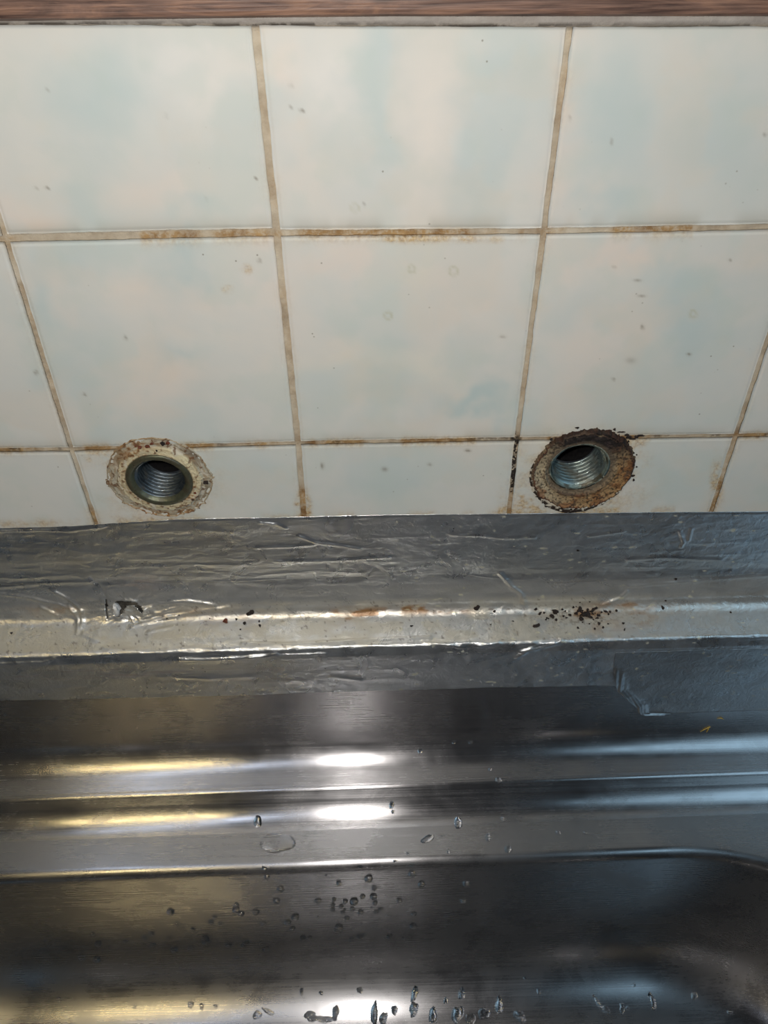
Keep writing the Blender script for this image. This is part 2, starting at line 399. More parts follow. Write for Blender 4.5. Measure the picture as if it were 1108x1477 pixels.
for ri, (a, b, _) in enumerate(rows):
    for c in range(-3, 6):
        vis = -1 <= c <= 3
        n = 100 if vis else 14
        nz_ = max(8, int(n*(1 if ri == 1 else .62)))
        s = np.linspace(0, 1, n); tt = np.linspace(0, 1, nz_)
        S, T = np.meshgrid(s, tt)
        gl = GV.get(c, .0012); gr = GV.get(c+1, .0012)
        gt = {'top': 0.0, 'r1': .0009, 'r2': .0008}[a]; gb = {'r1': .0009, 'r2': .0008, 'bot': 0}[b]
        # heights of the top and bottom edge for this column, then the slanted sides
        xm = vx(c, .04)*(1-S)+vx(c+1, .04)*S
        if ri == 0 and c == 0: gb = .0015
        zt = hz(a, xm)-gt; zb = hz(b, xm)+gb
        Zg = zt*(1-T)+zb*T
        x0 = vx(c, Zg)+gl; x1 = vx(c+1, Zg)-gr
        Xg = x0*(1-S)+x1*S
        # wobbly arrises
        e = np.minimum.reduce([Xg-x0, x1-Xg, zt-Zg, Zg-zb])
        wob = .00022*(fbm(Xg*250, Zg*250, 40+ri*9+c, 3)-.5)*2
        edge = np.clip(e/.0008, 0, 1)
        Xg = Xg+wob*(1-edge); Zg = Zg+np.roll(wob, 3, 0)*(1-edge)
        Yg = 0.00045*(1-edge)**2
        if ri == 0: Yg = Yg*sstep(.0006, .002, zt-Zg)
        Yg = Yg+0.00025*(fbm(Xg*18+c, Zg*18, 50+ri)-.5)
        V = np.stack([Xg, Yg, Zg], -1)
        # skirt to the bed
        ring = [V[:, 0], V[-1, :], V[::-1, -1], V[0, ::-1]]
        ring = np.concatenate([ring[0][:-1], ring[1][:-1], ring[2][:-1], ring[3][:-1]])
        V = V.reshape(-1, 3); Fq = gridfaces(nz_, n)
        ctr = V[Fq].mean(1); kp = np.ones(len(Fq), bool)
        for hx, hzz, r in HOLES: kp &= np.hypot(ctr[:, 0]-hx, ctr[:, 2]-hzz) > r
        Fq = Fq[kp]
        idx = np.arange(nz_*n).reshape(nz_, n)
        ri_ = np.concatenate([idx[:, 0][:-1], idx[-1, :][:-1], idx[::-1, -1][:-1], idx[0, ::-1][:-1]])
        m = len(ri_); base = len(V)
        back = V[ri_].copy(); back[:, 1] = 0.004
        V = np.vstack([V, back])
        k = np.arange(m); k2 = (k+1) % m
        Fq = np.vstack([Fq, np.stack([ri_[k], base+k, base+k2, ri_[k2]], -1)])
        ru, mo = wall_masks(V[:, 0], V[:, 2])
        # no print on the grout colour: tile keeps only a share of the joint dirt
        o = mesh('tile', V, Fq, M_TILE, wall, attrs={'Col': tile_colour(V[:, 0], V[:, 2]), 'rust': ru*.75})
        if ri == 2 and c in (0, 2): o['label'] = 'cut wall tile with a pipe hole through it'

# ------------------------------------------------------------------ wooden board along the top
n = 260; xs = np.linspace(XL, XR, n)
zb = hz('top', xs)+.0031+0.0001*(fbm(xs*200, xs*0, 60)-.5)
zb = np.interp(xs, [ony(0, 31)[0], ony(370, 26)[0], ony(554, 24)[0], ony(1108, 24)[0]], [ony(0, 31, -.0022)[2], ony(370, 26, -.0022)[2], ony(554, 24, -.0022)[2], ony(1108, 24, -.0022)[2]])
prof = [(0.004, 0), (-.0016, 0), (-.0024, .0006), (-.0026, .0016), (-.0026, .024), (-.002, .0256), (-.001, .0262), (.004, .0262)]
V = np.stack([np.stack([xs, np.full(n, y), zb+z], -1) for y, z in prof]+[np.stack([xs, np.full(n, prof[0][0]), zb], -1)])
wood = mesh('trim_1', V.reshape(-1, 3), gridfaces(len(prof)+1, n)[:, ::-1], M_WOOD, smooth=False)
tag(wood, 'dark brown wooden board running above the top row of tiles', kind='structure')

# ------------------------------------------------------------------ pipe sockets
def lathe(cx, cz, prof, nseg=96, helix=None):
    """prof: list of (radius, depth into wall y)"""
    th = np.arange(nseg)/nseg*2*np.pi
    V = []
    for r, y in prof:
        rr = r if np.ndim(r) else np.full(nseg, r)
        yy = y if np.ndim(y) else np.full(nseg, y)
        V.append(np.stack([cx+rr*np.cos(th), yy, cz+rr*np.sin(th)], -1))
    return np.stack(V).reshape(-1, 3), gridfaces(len(prof), nseg, True)
def socket(cx, cz, r_in, r_out, seed, proud, rimcol, borecol, label, collar):
    root = empty('pipe_socket', (cx, 0, cz)); tag(root, label, 'pipe socket', 'empty pipe sockets in the tiled wall')
    th = np.arange(96)/96*2*np.pi
    # rim
    prof = [(r_out, .010), (r_out, -proud+.0006), (r_out-.0003, -proud+.0001), (r_out-.0010, -proud), (r_in+.0016, -proud), (r_in+.0012, -proud+.0003), (r_in+.0004, -proud+.0015)]
    prof = [(r+.00018*(fbm(np.cos(th)*3+5, np.sin(th)*3+5, seed+i)-.5), y+.0003*(fbm(np.cos(th)*4+9, np.sin(th)*4+5, seed+5)-.5)) for i, (r, y) in enumerate(prof)]
    V, Fq = lathe(cx, cz, prof)
    nn = fbm(V[:, 0]*500, V[:, 2]*500, seed+3)
    g = sstep(.4, .65, nn)[:, None]
    col = rimcol*(1-g)+s2l((70, 66, 52))*g
    o = mesh('rim', V, Fq, M_SOCK, attrs={'Col': col, 'metal': .6-.4*g[:, 0]}); keep_world(o, root)
    # threaded bore: real helical thread
    pitch = .00181; depth = .0125; ny = 110
    ys = np.linspace(-proud+.0012, depth, ny)
    V = []
    for y in ys:
        ph = ((y/pitch-th/(2*np.pi)) % 1)
        tri = 1-np.abs(2*ph-1)
        tri = sstep(0.08, .92, tri)
        inn = sstep(-proud+.0012, -proud+.0024, y)
        rr = r_in+.0006-.00115*tri*inn
        V.append(np.stack([cx+rr*np.cos(th), np.full(96, y), cz+rr*np.sin(th)], -1))
    V = np.stack(V).reshape(-1, 3)
    nn = fbm(V[:, 0]*400+V[:, 1]*300, V[:, 2]*400, seed+7)
    g = (sstep(.5, .75, nn)*.7)[:, None]
    col = borecol*(1-g)+s2l((90, 84, 70))*g
    o = mesh('thread', V, gridfaces(ny, 96, True), M_SOCK, attrs={'Col': col, 'metal': .95-.5*g[:, 0]}); keep_world(o, root)
    # pipe behind the thread
    prof = [(r_in-.0004, depth-.0002), (r_in-.0018, depth+.0003), (r_in-.0022, depth+.001), (r_in-.0022, .03), (r_in-.003, .034), (.002, .0355), (.00001, .0355)]
    V, Fq = lathe(cx, cz, prof, 64)
    o = mesh('pipe_end', V, Fq, M_DARK); keep_world(o, root)
    collar(root)
    return root

def collar_left(root):
    cx, cz = root.location.x, root.location.z
    nr, nt = 110, 420
    th = np.arange(nt)/nt*2*np.pi
    ox, oz = ony(231, 690)[0], ony(231, 688)[2]-.0006
    S = np.linspace(0, 1, nr)[:, None]*np.ones(nt)
    TH = th[None, :]*np.ones((nr, 1))
    cc, ss = np.cos(TH), np.sin(TH)
    Rout = .0186+.0009*(fbm(cc*2.5+9, ss*2.5+9, 70)-.5)*2+.0005*(fbm(cc*12+9, ss*12+9, 71)-.5)*2
    R0 = .0113
    ax = cx*(1-S)+ox*S; az = cz*(1-S)+oz*S
    Rout = Rout+.0008*sstep(.62, .8, fbm(cc*20+9, ss*20+9, 82, 2))*(ss < .1)
    R = R0*(1-S)+Rout*S
    X = ax+R*cc; Z = az+R*ss
    n1 = fbm(X*350, Z*350, 72); n2 = fbm(X*900, Z*900, 74); n3 = ridge(X*200, Z*200, 76)
    h = .0007*(1-S**1.5)+.0006*(n1-.4)*sstep(0, .1, 1-S)+.0003*(n2-.5)
    inner = sstep(.50, .42, S+.12*(n1-.5))       # raised inner plaster bead
    lip = np.exp(-((S-.93)/.04)**2)
    h = h+.0009*inner+.0004*lip
    h = h*sstep(1.0, .93, S)-.00015
    Yv = -h
    ang = np.degrees(TH)
    cream = s2l((205, 192, 158)); tan = s2l((160, 132, 96)); brown = s2l((104, 68, 38)); pale = s2l((205, 198, 182)); grey = s2l((120, 108, 92))
    def bl(c, k, g): g = np.clip(g, 0, 1)[..., None]; return c*(1-g)+k*g
    c = np.tile(s2l((178, 172, 154)), (nr, nt, 1))
    sw = fbm(S*5+cc*1.5+9, TH*2.2, 83)
    c = bl(c, s2l((128, 112, 88)), .75*sstep(.48, .68, sw)*sstep(.3, .5, S))
    c = bl(c, cream, inner*.9)
    c = bl(c, s2l((216, 204, 168)), inner*np.exp(-((ang-40)/45)**2))
    ringn = sstep(.45, .6, fbm(S*14+cc, ss*3+9, 78))
    c = bl(c, tan, .55*ringn)
    c = bl(c, pale, .7*sstep(.5, .65, n3))
    c = bl(c, s2l((160, 134, 98)), .6*lip*sstep(.3, .5, fbm(cc*5+4, ss*5+4, 79)))
    c = bl(c, s2l((148, 104, 56)), sstep(.44, .6, n2)*(np.exp(-((ang-270)/42)**2)*sstep(.5, .8, S)+np.exp(-((ang-120)/30)**2)*.8+np.exp(-((ang-330)/25)**2)*.8*sstep(.6, .2, S)))
    c = bl(c, grey, .9*np.exp(-((ang-38)/14)**2)*sstep(.45, .7, S)*sstep(1.05, .8, S))
    c = bl(c, s2l((140, 116, 84)), .8*np.exp(-((ang-142)/16)**2)*sstep(.35, .6, S))
    c = bl(c, brown, sstep(.64, .72, n2)*.8*sstep(0, .08, S))
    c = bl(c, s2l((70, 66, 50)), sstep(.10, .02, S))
    V = np.stack([X, Yv, Z], -1).reshape(-1, 3)
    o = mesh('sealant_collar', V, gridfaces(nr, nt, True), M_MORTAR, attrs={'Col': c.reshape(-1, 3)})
    o['label'] = 'cream and tan crust of old sealant round the socket'
    keep_world(o, root)
    # little rusty grains
    for k, (px, py, r) in enumerate([(213, 644, .0007), (235, 640, .0009), (242, 639, .0006), (226, 650, .0005), (202, 645, .0006), (297, 696, .0008), (281, 711, .0006), (279, 720, .0006), (219, 640, .0005), (263, 722, .0005), (196, 643, .0004)]):
        p = ony(px, py, -.0012)
        o = crumb_mesh('rust_grain', r, 300+k, M_RUST if k % 2 == 0 else M_CRUMB); o.location = Vector(p)-root.location; o.parent = root

def collar_right(root):
    cx, cz = root.location.x, root.location.z
    nr, nt = 120, 440
    th = np.arange(nt)/nt*2*np.pi
    ox, oz = ony(841, 678)[0], ony(841, 678)[2]
    S = np.linspace(0, 1, nr)[:, None]*np.ones(nt)
    TH = th[None, :]*np.ones((nr, 1)); cc, ss = np.cos(TH), np.sin(TH)
    Rx, Rz = .0182, .0188
    wob = 1+.03*(fbm(cc*30+9, ss*30+9, 113, 2)-.5)*2+.05*(fbm(cc*2.2+9, ss*2.2+9, 90)-.5)*2+.035*(fbm(cc*14+9, ss*14+9, 91)-.5)*2
    R0 = .0103
    ax = cx*(1-S)+ox*S; az = cz*(1-S)+oz*S
    X = ax+(R0*(1-S)+Rx*wob*S)*cc; Z = az+(R0*(1-S)+Rz*wob*S)*ss
    n1 = fbm(X*300, Z*300, 92); n2 = fbm(X*900, Z*900, 94); n3 = fbm(X*1600, Z*1600, 97, 2)
    ang = np.degrees(TH)
    up = np.exp(-((ang-85)/48)**2)
    h = .0012+.0009*(n1-.4)+.0005*(n2-.5)+.0006*up
    h += .0008*np.exp(-((S-.28)/.07)**2)*(ang > 180)
    h += .0005*np.exp(-((S-.86)/.05)**2)
    h = h*sstep(1.0, .90, S)-.00015
    tan = s2l((168, 148, 116)); rust = s2l((122, 76, 38)); dk = s2l((24, 17, 14)); purple = s2l((48, 38, 36)); pale = s2l((178, 166, 140))
    def bl(c, k, g): g = np.clip(g, 0, 1)[..., None]; return c*(1-g)+k*g
    c = np.tile(s2l((160, 142, 112)), (nr, nt, 1))
    c = bl(c, pale, np.exp(-((ang-200)/35)**2)*.8)
    c = bl(c, s2l((150, 112, 66)), (np.exp(-((ang-350)/50)**2)+np.exp(-((ang+10)/40)**2)+np.exp(-((ang-275)/30)**2)*.6)*.8*sstep(.2, .4, S))
    c = bl(c, rust, sstep(.47, .62, n1)*.7*sstep(.1, .3, S))
    c = bl(c, s2l((96, 50, 26)), np.exp(-((S-.88)/.05)**2)*sstep(.3, .45, fbm(cc*4+4, ss*4+4, 98))*1.0)
    c = bl(c, s2l((92, 52, 24)), np.exp(-((S-.25)/.05)**2)*np.exp(-((ang-262)/50)**2)*.9)
    c = bl(c, purple, np.clip(up*1.8, 0, 1)*sstep(.28, .50, n1+.12))
    c = bl(c, dk, np.clip(up*1.6, 0, 1)*sstep(.40, .58, n2)*.9)
    c = bl(c, dk, np.clip(up*1.5, 0, 1)*sstep(.70, .95, S+.3*(n1-.5))*.85)
    c = bl(c, s2l((62, 36, 22)), sstep(.86, .96, S+.25*(n1-.5))*.7)
    c = bl(c, dk, sstep(.60, .68, n3)*.75)
    sw = ridge(S*4+fbm(cc*3+9, ss*3+9, 111), TH*1.6, 112, 3)
    c = bl(c, s2l((86, 68, 54)), .8*sstep(.45, .7, sw)*sstep(.05, .2, S))
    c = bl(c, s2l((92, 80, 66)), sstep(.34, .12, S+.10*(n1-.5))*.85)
    c = bl(c, s2l((136, 144, 132)), sstep(.05, .01, S))
    V = np.stack([X, -h, Z], -1).reshape(-1, 3)
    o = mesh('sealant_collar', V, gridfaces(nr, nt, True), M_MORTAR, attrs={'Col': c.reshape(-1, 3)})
    o['label'] = 'rust-brown crumbling collar, blackened along its top'
    keep_world(o, root)
    # white chipped edge and black mould below the collar
    nt2 = 260; a0, a1 = math.radians(165), math.radians(330); nr2 = 14
    A, Sx = np.meshgrid(np.linspace(a0, a1, nt2), np.linspace(0, 1, nr2))
    fade = np.sin((A-a0)/(a1-a0)*np.pi)**.5
    r1 = .0182+(.0012+.0014*fbm(A*9, A*0, 103)+.0012*np.exp(-((np.degrees(A)-262)/26)**2))*fade*Sx
    X = ox+r1*np.cos(A)*.98; Z = oz+r1*np.sin(A)
    h = .0004*np.sin(Sx*np.pi)**.5*(.4+fbm(A*20, Sx*3, 105))
    n4 = fbm(X*700, Z*700, 106)
    c = np.tile(s2l((208, 202, 186)), (nr2, nt2, 1))
    g = sstep(.46, .54, n4+.16*np.exp(-((np.degrees(A)-262)/30)**2)+.10*Sx-.05)
    c = bl(c, s2l((46, 36, 30)), g*sstep(.3, .6, Sx+.2))
    V = np.stack([X, -h+.0001, Z], -1).reshape(-1, 3)
    o = mesh('chipped_edge', V, gridfaces(nr2, nt2)[:, ::-1], M_MORTAR, attrs={'Col': c.reshape(-1, 3)}); keep_world(o, root)
    for k in range(34):
        a = math.radians(rng.normal(70, 50) if k % 2 else rng.normal(268, 20)); rr = .0185*rng.uniform(.93, 1.07)
        o = crumb_mesh('dirt_grain', rng.uniform(.0002, .0006), 400+k, M_CRUMB)
        o.location = Vector((ox+rr*math.cos(a), -.0003, oz+rr*math.sin(a)))-root.location; o.parent = root
    for px, py in [(908, 630), (912, 633), (918, 630), (924, 628), (904, 627), (896, 623), (788, 716), (776, 716), (790, 730), (871, 717), (913, 686)]:
        p = ony(px, py, 0)
        o = crumb_mesh('dirt_grain', .0006, int(px), M_CRUMB, (1.8, .6, .7)); o.location = Vector(p)-root.location; o.parent = root

_ico = None
def crumb_mesh(name, r, seed, mat, sc_=(1, .8, .9)):
    import bmesh
    bm = bmesh.new(); bmesh.ops.create_icosphere(bm, subdivisions=2, radius=1)
    rg = np.random.default_rng(seed)
    ph = rg.random(6)*6
    for v in bm.verts:
        c = v.co
        k = 1+.28*math.sin(3*c.x+ph[0])+.22*math.sin(4*c.y+ph[1]+2*c.z)+.18*math.sin(5*c.z+ph[2]+3*c.x)
        v.co = Vector((c.x*k*sc_[0]*r, c.y*k*sc_[1]*r, c.z*k*sc_[2]*r))
    me = bpy.data.meshes.new(name); bm.to_mesh(me); bm.free(); me.materials.append(mat)
    o = bpy.data.objects.new(name, me); C.objects.link(o); return o

socket(HL[0], HL[2], .0083, .0116, 200, .0022, s2l((92, 94, 76)), s2l((108, 118, 124)), 'threaded pipe socket with grey-green rim and cream sealant crust, on the left', collar_left)
socket(HR[0], HR[2], .0092, .0106, 230, .0012, s2l((132, 148, 142)), s2l((146, 160, 158)), 'threaded pipe socket ringed by dark rusty crust, on the right', collar_right)

# ------------------------------------------------------------------ sink
X0 = .104
ANG = math.tan(math.radians(.8))
def arc(cy, cz, r, a0, a1, n):
    return [(cy+r*math.cos(math.radians(a)), cz+r*math.sin(math.radians(a))) for a in np.linspace(a0, a1, n)]
# y,z of the pressed back: upstand, cove, first step, edge, cove, second step
ZS1, ZS2 = -.1545, -.1630
prof = [(-.0195, -.0868), (-.0206, -.0872), (-.0212, -.0885)]
prof += [(-.0212-.0030*t_, -.0885-.0560*t_) for t_ in np.linspace(.04, .90, 22)]
prof += arc(-.0372, ZS1+.0137, .0130, -2, -82, 22)
prof += [(-.0385, ZS1+.0003), (-.0400, ZS1+.00005)]
prof += arc(-.0411, ZS1-.0026, .0025, 82, 150, 10)
prof += arc(-.0562, ZS2+.0130, .0130, -36, -90, 18)
prof += [(-.0570, ZS2)]
prof = np.array(prof)
xs = np.linspace(-.22, .42, 400)
def shear(y, z, x):
    k = np.clip((-.08-z)/.07, 0, 1); k = np.clip(k, .5, 1)
    return y+(x-X0)*ANG*k
PX = np.repeat(xs[None, :], len(prof), 0)
PY = shear(prof[:, 0][:, None], prof[:, 1][:, None], PX); PZ = np.repeat(prof[:, 1][:, None], len(xs), 1)
sink = empty('kitchen_sink', (X0, -.25, -.27)); tag(sink, 'stainless steel kitchen sink with stepped back edge and deep basin under the tiled wall', 'sink')
Vb = np.stack([PX, PY, PZ], -1).reshape(-1, 3); Fb = gridfaces(len(prof), len(xs))
back = mesh('stepped_back', Vb, Fb[:, ::-1], M_STEEL); 
# basin: rounded rectangle loops
def rrect(x0, x1, y0, y1, R, nside=150, nc=40):
    """starts at back left, goes along the back to the right, clockwise from above"""
    pts = []
    def ln(a, b, n): return [(a[0]+(b[0]-a[0])*k/n, a[1]+(b[1]-a[1])*k/n) for k in range(n)]
    def cr(cx, cy, a0): return [(cx+R*math.cos(math.radians(a0-90*k/nc)), cy+R*math.sin(math.radians(a0-90*k/nc))) for k in range(nc)]
    pts += ln((x0+R, y1), (x1-R, y1), nside); pts += cr(x1-R, y1-R, 90)
    pts += ln((x1, y1-R), (x1, y0+R), 60); pts += cr(x1-R, y0+R, 0)
    pts += ln((x1-R, y0), (x0+R, y0), nside); pts += cr(x0+R, y0+R, -90)
    pts += ln((x0, y0+R), (x0, y1-R), 60); pts += cr(x0+R, y1-R, 180)
    return np.array(pts)
BX0, BX1, BY0, BY1, RB = -.185, .343, -.44, -.0690, .120
loops = []
base = rrect(BX0, BX1, BY0, BY1, RB)
outer = base.copy()
# deck outline: straight back line, extents beyond the basin
cx, cy = (BX0+BX1)/2, (BY0+BY1)/2
ox = np.clip(base[:, 0], -9, 9); oy = base[:, 1].copy()
nb = 150; 
for i, (x, y) in enumerate(base):
    # push out to a rectangle
    if y > BY1-RB-1e-9 and x > BX0+1e-9 and x < BX1-1e-9:      # back half incl. corners
        oy[i] = -.0570; ox[i] = x
        if x > BX1-RB: ox[i] = BX1-RB+(x-(BX1-RB))/RB*(RB+.077)
        if x < BX0+RB: ox[i] = BX0+RB-(BX0+RB-x)/RB*(RB+.035)
    elif y < BY0+RB+1e-9 and x > BX0+1e-9 and x < BX1-1e-9:
        oy[i] = BY0-.06; ox[i] = x
        if x > BX1-RB: ox[i] = BX1-RB+(x-(BX1-RB))/RB*(RB+.077)
        if x < BX0+RB: ox[i] = BX0+RB-(BX0+RB-x)/RB*(RB+.035)
    elif x >= BX1-1e-6: ox[i] = BX1+.077
    else: ox[i] = BX0-.035
outer = np.stack([ox, oy], -1)
def inset(d):
    R = RB-d if RB-d > .012 else .012
    return rrect(BX0+d, BX1-d, BY0+d, BY1-d, R)
L3 = []
for k in np.linspace(0, 1, 6):
    q = outer*(1-k)+base*k; L3.append(np.column_stack([q, np.full(len(q), ZS2-.0007*k)]))
RL = .0042
for a in np.linspace(10, 84, 8):
    q = inset(RL*math.sin(math.radians(a))); L3.append(np.column_stack([q, np.full(len(q), ZS2-.0007-RL*(1-math.cos(math.radians(a))))]))
zc = -.229; d_end = .0075
for k in np.linspace(.02, 1, 26):
    q = inset(RL+(d_end-RL)*k); L3.append(np.column_stack([q, np.full(len(q), (ZS2-.0007-RL)*(1-k)+zc*k)]))
RC = .030
for a in np.linspace(5, 90, 20):
    q = inset(d_end+RC*(1-math.cos(math.radians(a)))); L3.append(np.column_stack([q, np.full(len(q), zc-RC*math.sin(math.radians(a)))]))
zf = zc-RC
for d in (.04, .06, .09, .13, .17):
    q = inset(d); L3.append(np.column_stack([q, np.full(len(q), zf-(d-.03)*.012)]))
L3 = np.stack(L3)
nl, npt = L3.shape[:2]
V = L3.reshape(-1, 3).copy()
V[:, 1] += (V[:, 0]-X0)*ANG
Fq = gridfaces(nl, npt, True)
me_V = np.vstack([V, [[cx, cy, zf-.003]]])
last = (nl-1)*npt
basin = mesh('basin', V, Fq[:, ::-1], M_BASIN)
# floor cap
cap = mesh('basin_floor', np.vstack([V[last:], [[cx, cy, V[last, 2]-.0005]]]), np.array([[k, (k+1) % npt, npt] for k in range(npt)])[:, ::-1], M_BASIN)
def bvh_of(*objs):
    vs = []; fs = []; off = 0
    for o in objs:
        a = np.empty(len(o.data.vertices)*3); o.data.vertices.foreach_get('co', a)
        vs.append(a.reshape(-1, 3)); fs += [[i+off for i in p.vertices] for p in o.data.polygons]; off += len(vs[-1])
    return BVHTree.FromPolygons([Vector(v) for v in np.vstack(vs)], fs)
BV_SINK = bvh_of(back, basin, cap)
def cast(bv, px, py):
    d = Vector(ray(px, py)).normalized()
    loc, nor, i, dist = bv.ray_cast(Vector(CAM), d)
    if loc is None: return None, None
    if nor.dot(d) > 0: nor = -nor
    return loc, nor
for o in (back, basin, cap): keep_world(o, sink)
# strainer in the basin floor, below the frame
th = np.arange(64)/64*2*np.pi
zz = zf-.0016
prof_d = [(.045, 0), (.043, .0008), (.040, .0006), (.037, -.002), (.034, -.008), (.012, -.010), (.0001, -.010)]
V = np.stack([np.stack([cx+r*np.cos(th), cy+r*np.sin(th), np.full(64, zz+z)], -1) for r, z in prof_d]).reshape(-1, 3)
o = mesh('drain', V, gridfaces(len(prof_d), 64, True), M_STEEL); keep_world(o, sink)

# ------------------------------------------------------------------ backing under the tape
bp = np.array([(.006, -.034), (.0012, -.036), (.0010, -.068), (-.0012, -.0765), (-.0028, -.0806), (-.0052, -.0838), (-.0085, -.0853), (-.0180, -.0866), (-.0194, -.0872), (-.0194, -.0885), (.006, -.0885), (.006, -.034)])
xs2 = np.linspace(-.21, .41, 60)
V = np.stack([np.stack([xs2, np.full(60, y)+(xs2-X0)*ANG*.5*(1 if y < -.01 else 0), np.full(60, z)], -1) for y, z in bp]).reshape(-1, 3)
bk = mesh('trim_2', V, gridfaces(len(bp), 60), M_BACK, smooth=False)
tag(bk, 'backing strip under the foil tape, coloured dark for the shaded gap in the tear', kind='structure')

# ------------------------------------------------------------------ foil tape
# centre line of the tape in (y, z): wall, bend, ledge, front edge, front face of the sink
tp = [(-.0004, -.030), (-.0005, -.050), (-.0006, -.066), (-.0012, -.0705)]
tp += [(-.0024, -.0755), (-.0036, -.0790)]
tp += arc(-.0098, -.0785, .0058, -14, -84, 10)
tp += [(-.0120, -.0847), (-.0160, -.0853)]
tp += arc(-.0187, -.0874, .0019, 82, 174, 9)[0:9]
tp = [p for p in tp]
tp += [(-.0216-.0030*t_, -.0885-.0560*t_) for t_ in (.02, .2, .4, .6, .8)]
tp = np.array(tp)
tl = np.concatenate([[0], np.cumsum(np.hypot(np.diff(tp[:, 0]), np.diff(tp[:, 1])))])
def tape_base(x, t):
    y = np.interp(t, tl, tp[:, 0]); z = np.interp(t, tl, tp[:, 1])
    e = .0008
    dy = np.interp(t+e, tl, tp[:, 0])-np.interp(t-e, tl, tp[:, 0]); dz = np.interp(t+e, tl, tp[:, 1])-np.interp(t-e, tl, tp[:, 1])
    L = np.hypot(dy, dz)+1e-12
    ny, nz = dz/L, -dy/L          # outward (towards room, up)
    k = np.clip((-.08-z)/.07, 0, 1); k = np.clip(k, .5, 1)*sstep(-.006, -.017, y)
    ys = y+(x-X0)*ANG*k
    return ys, z, ny, nz
# lookup of tape coordinates from a picture position
_ts = np.linspace(0, tl[-1], 1600)
def tape_uv(px, py):
    y, z, _, _ = tape_base(np.full(1600, .1), _ts)
    d = ray(px, py)
    # iterate on x for the skew
    x = .1
    for _ in range(3):
        y, z, _, _ = tape_base(np.full(1600, x), _ts)
        s = (y-CAM[1])/d[1]; zz = CAM[2]+s*d[2]
        k = np.argmin(np.abs(zz-z)); x = CAM[0]+s[k]*d[0]
    return x, _ts[k]
T_LEDGE = tape_uv(554, 870)[1]; T_EDGE = tape_uv(554, 932)[1]
def crease(pts): return [tape_uv(*p) for p in pts]
CR = [  # picture polyline, height mm, width mm
    ([(375, 752), (400, 754), (412, 760)], .5, .5), ([(432, 772), (455, 781), (480, 784), (518, 789)], .55, .6), ([(370, 789), (420, 787), (455, 784)], .4, .6),
    ([(400, 808), (480, 807), (560, 802)], .5, .6), ([(700, 772), (730, 775), (770, 774)], .35, .6), ([(650, 770), (700, 772)], .3, .5), ([(905, 806), (960, 803), (1040, 806)], .4, .7), ([(850, 772), (880, 768), (900, 765)], .3, .5),
    ([(980, 765), (986, 780), (982, 788)], .5, .4), ([(997, 762), (993, 778)], .5, .4), ([(722, 826), (738, 845), (752, 855), (756, 868)], .7, .8),
    ([(0, 855), (40, 860), (90, 872), (110, 882)], .6, .8), ([(60, 875), (85, 888)], .5, .6), ([(75, 850), (100, 862), (118, 880), (118, 905)], .6, .7), ([(100, 872), (112, 890), (112, 912)], .5, .6), ([(120, 915), (140, 925)], .4, .5),
    ([(132, 832), (147, 848), (153, 862)], -.4, .6), ([(205, 878), (228, 870), (270, 866), (310, 872)], .6, .8), ([(205, 892), (240, 880), (262, 873)], .5, .6), ([(190, 905), (230, 893), (270, 884), (330, 875)], .5, .7), ([(215, 912), (250, 905)], .4, .6),
    ([(0, 957), (60, 955), (80, 950)], .4, .5), ([(150, 935), (210, 942), (290, 934)], .3, .5), ([(258, 950), (300, 951), (350, 948), (400, 942)], .5, .5), ([(360, 948), (420, 944), (470, 942)], .45, .5), ([(610, 926), (650, 931), (672, 934)], .4, .5), ([(690, 932), (720, 926)], .5, .5),
    ([(745, 948), (760, 938), (790, 931), (810, 924)], .6, .6), ([(750, 940), (775, 930), (800, 925)], .4, .4), ([(870, 872), (895, 862), (905, 852)], .5, .6), ([(350, 928), (420, 930), (520, 924), (620, 920)], .4, .7),
    ([(0, 846), (60, 840), (130, 838)], .35, .9), ([(100, 758), (180, 752), (240, 749)], .6, .6), ([(0, 764), (60, 762), (100, 764), (150, 758)], .5, .7),
    ([(480, 975), (520, 980)], .4, .8), ([(230, 975), (300, 978), (360, 975)], .35, 1.2), ([(905, 845), (1108, 829)], .3, .6)]
CRW = [(crease(p), h, w_) for p, h, w_ in CR]
def tape_h(x, t):
    """height of the foil over its bed, metres"""
    X_, T_ = x*1000, t*1000
    wx = X_+4*(fbm(X_/20, T_/12, 120)-.5); wt = T_+3*(fbm(X_/18, T_/10, 124)-.5)
    tw = t
    onwall = sstep(T_LEDGE+.001, T_LEDGE-.008, tw); onface = sstep(T_EDGE+.001, T_EDGE+.004, tw)
    ledge = (1-onwall)*(1-onface)
    left = sstep(.13, .02, x)
    amp = .75+.5*left
    h = .34*amp*(fbm(wx/26, wt/7, 130, 3)-.5)
    h += .30*amp*ridge(wx/22, wt/6, 134, 3)*(onwall*.8+ledge*.25+onface*.55)
    h += .08*ridge(wx/6, wt/3.2, 138, 2)*sstep(.4, .6, fbm(X_/16, T_/12, 142))*(1-.5*onface)
    h += .05*(fbm(wx/3, wt/2.2, 144, 2)-.5)
    # puckers along the front edge
    pe = np.exp(-((tw-T_EDGE)/.0016)**2)
    h += .42*pe*(ridge(wx/13, wt/1.3, 150, 2))
    # bunch-up round the tear
    tx, tt_ = TEAR
    d = np.hypot((x-tx)/.022, (t-tt_)/.009)
    th_ = np.arctan2((t-tt_)*1.6, x-tx)
    h += .9*np.exp(-d**2)*ridge(th_*3.2+fbm(X_/8, T_/8, 160), d*1.2, 152, 2)
    for pts, hh, ww in CRW:
        dd = seg_dist(x*1000, t*1000, [(a*1000, b*1000) for a, b in pts])+.25*(fbm(X_/2, T_/2, 162, 2)-.5)
        h += hh*1.15*np.exp(-np.abs(dd/ww)**1.5)
    return h/1000+.0002
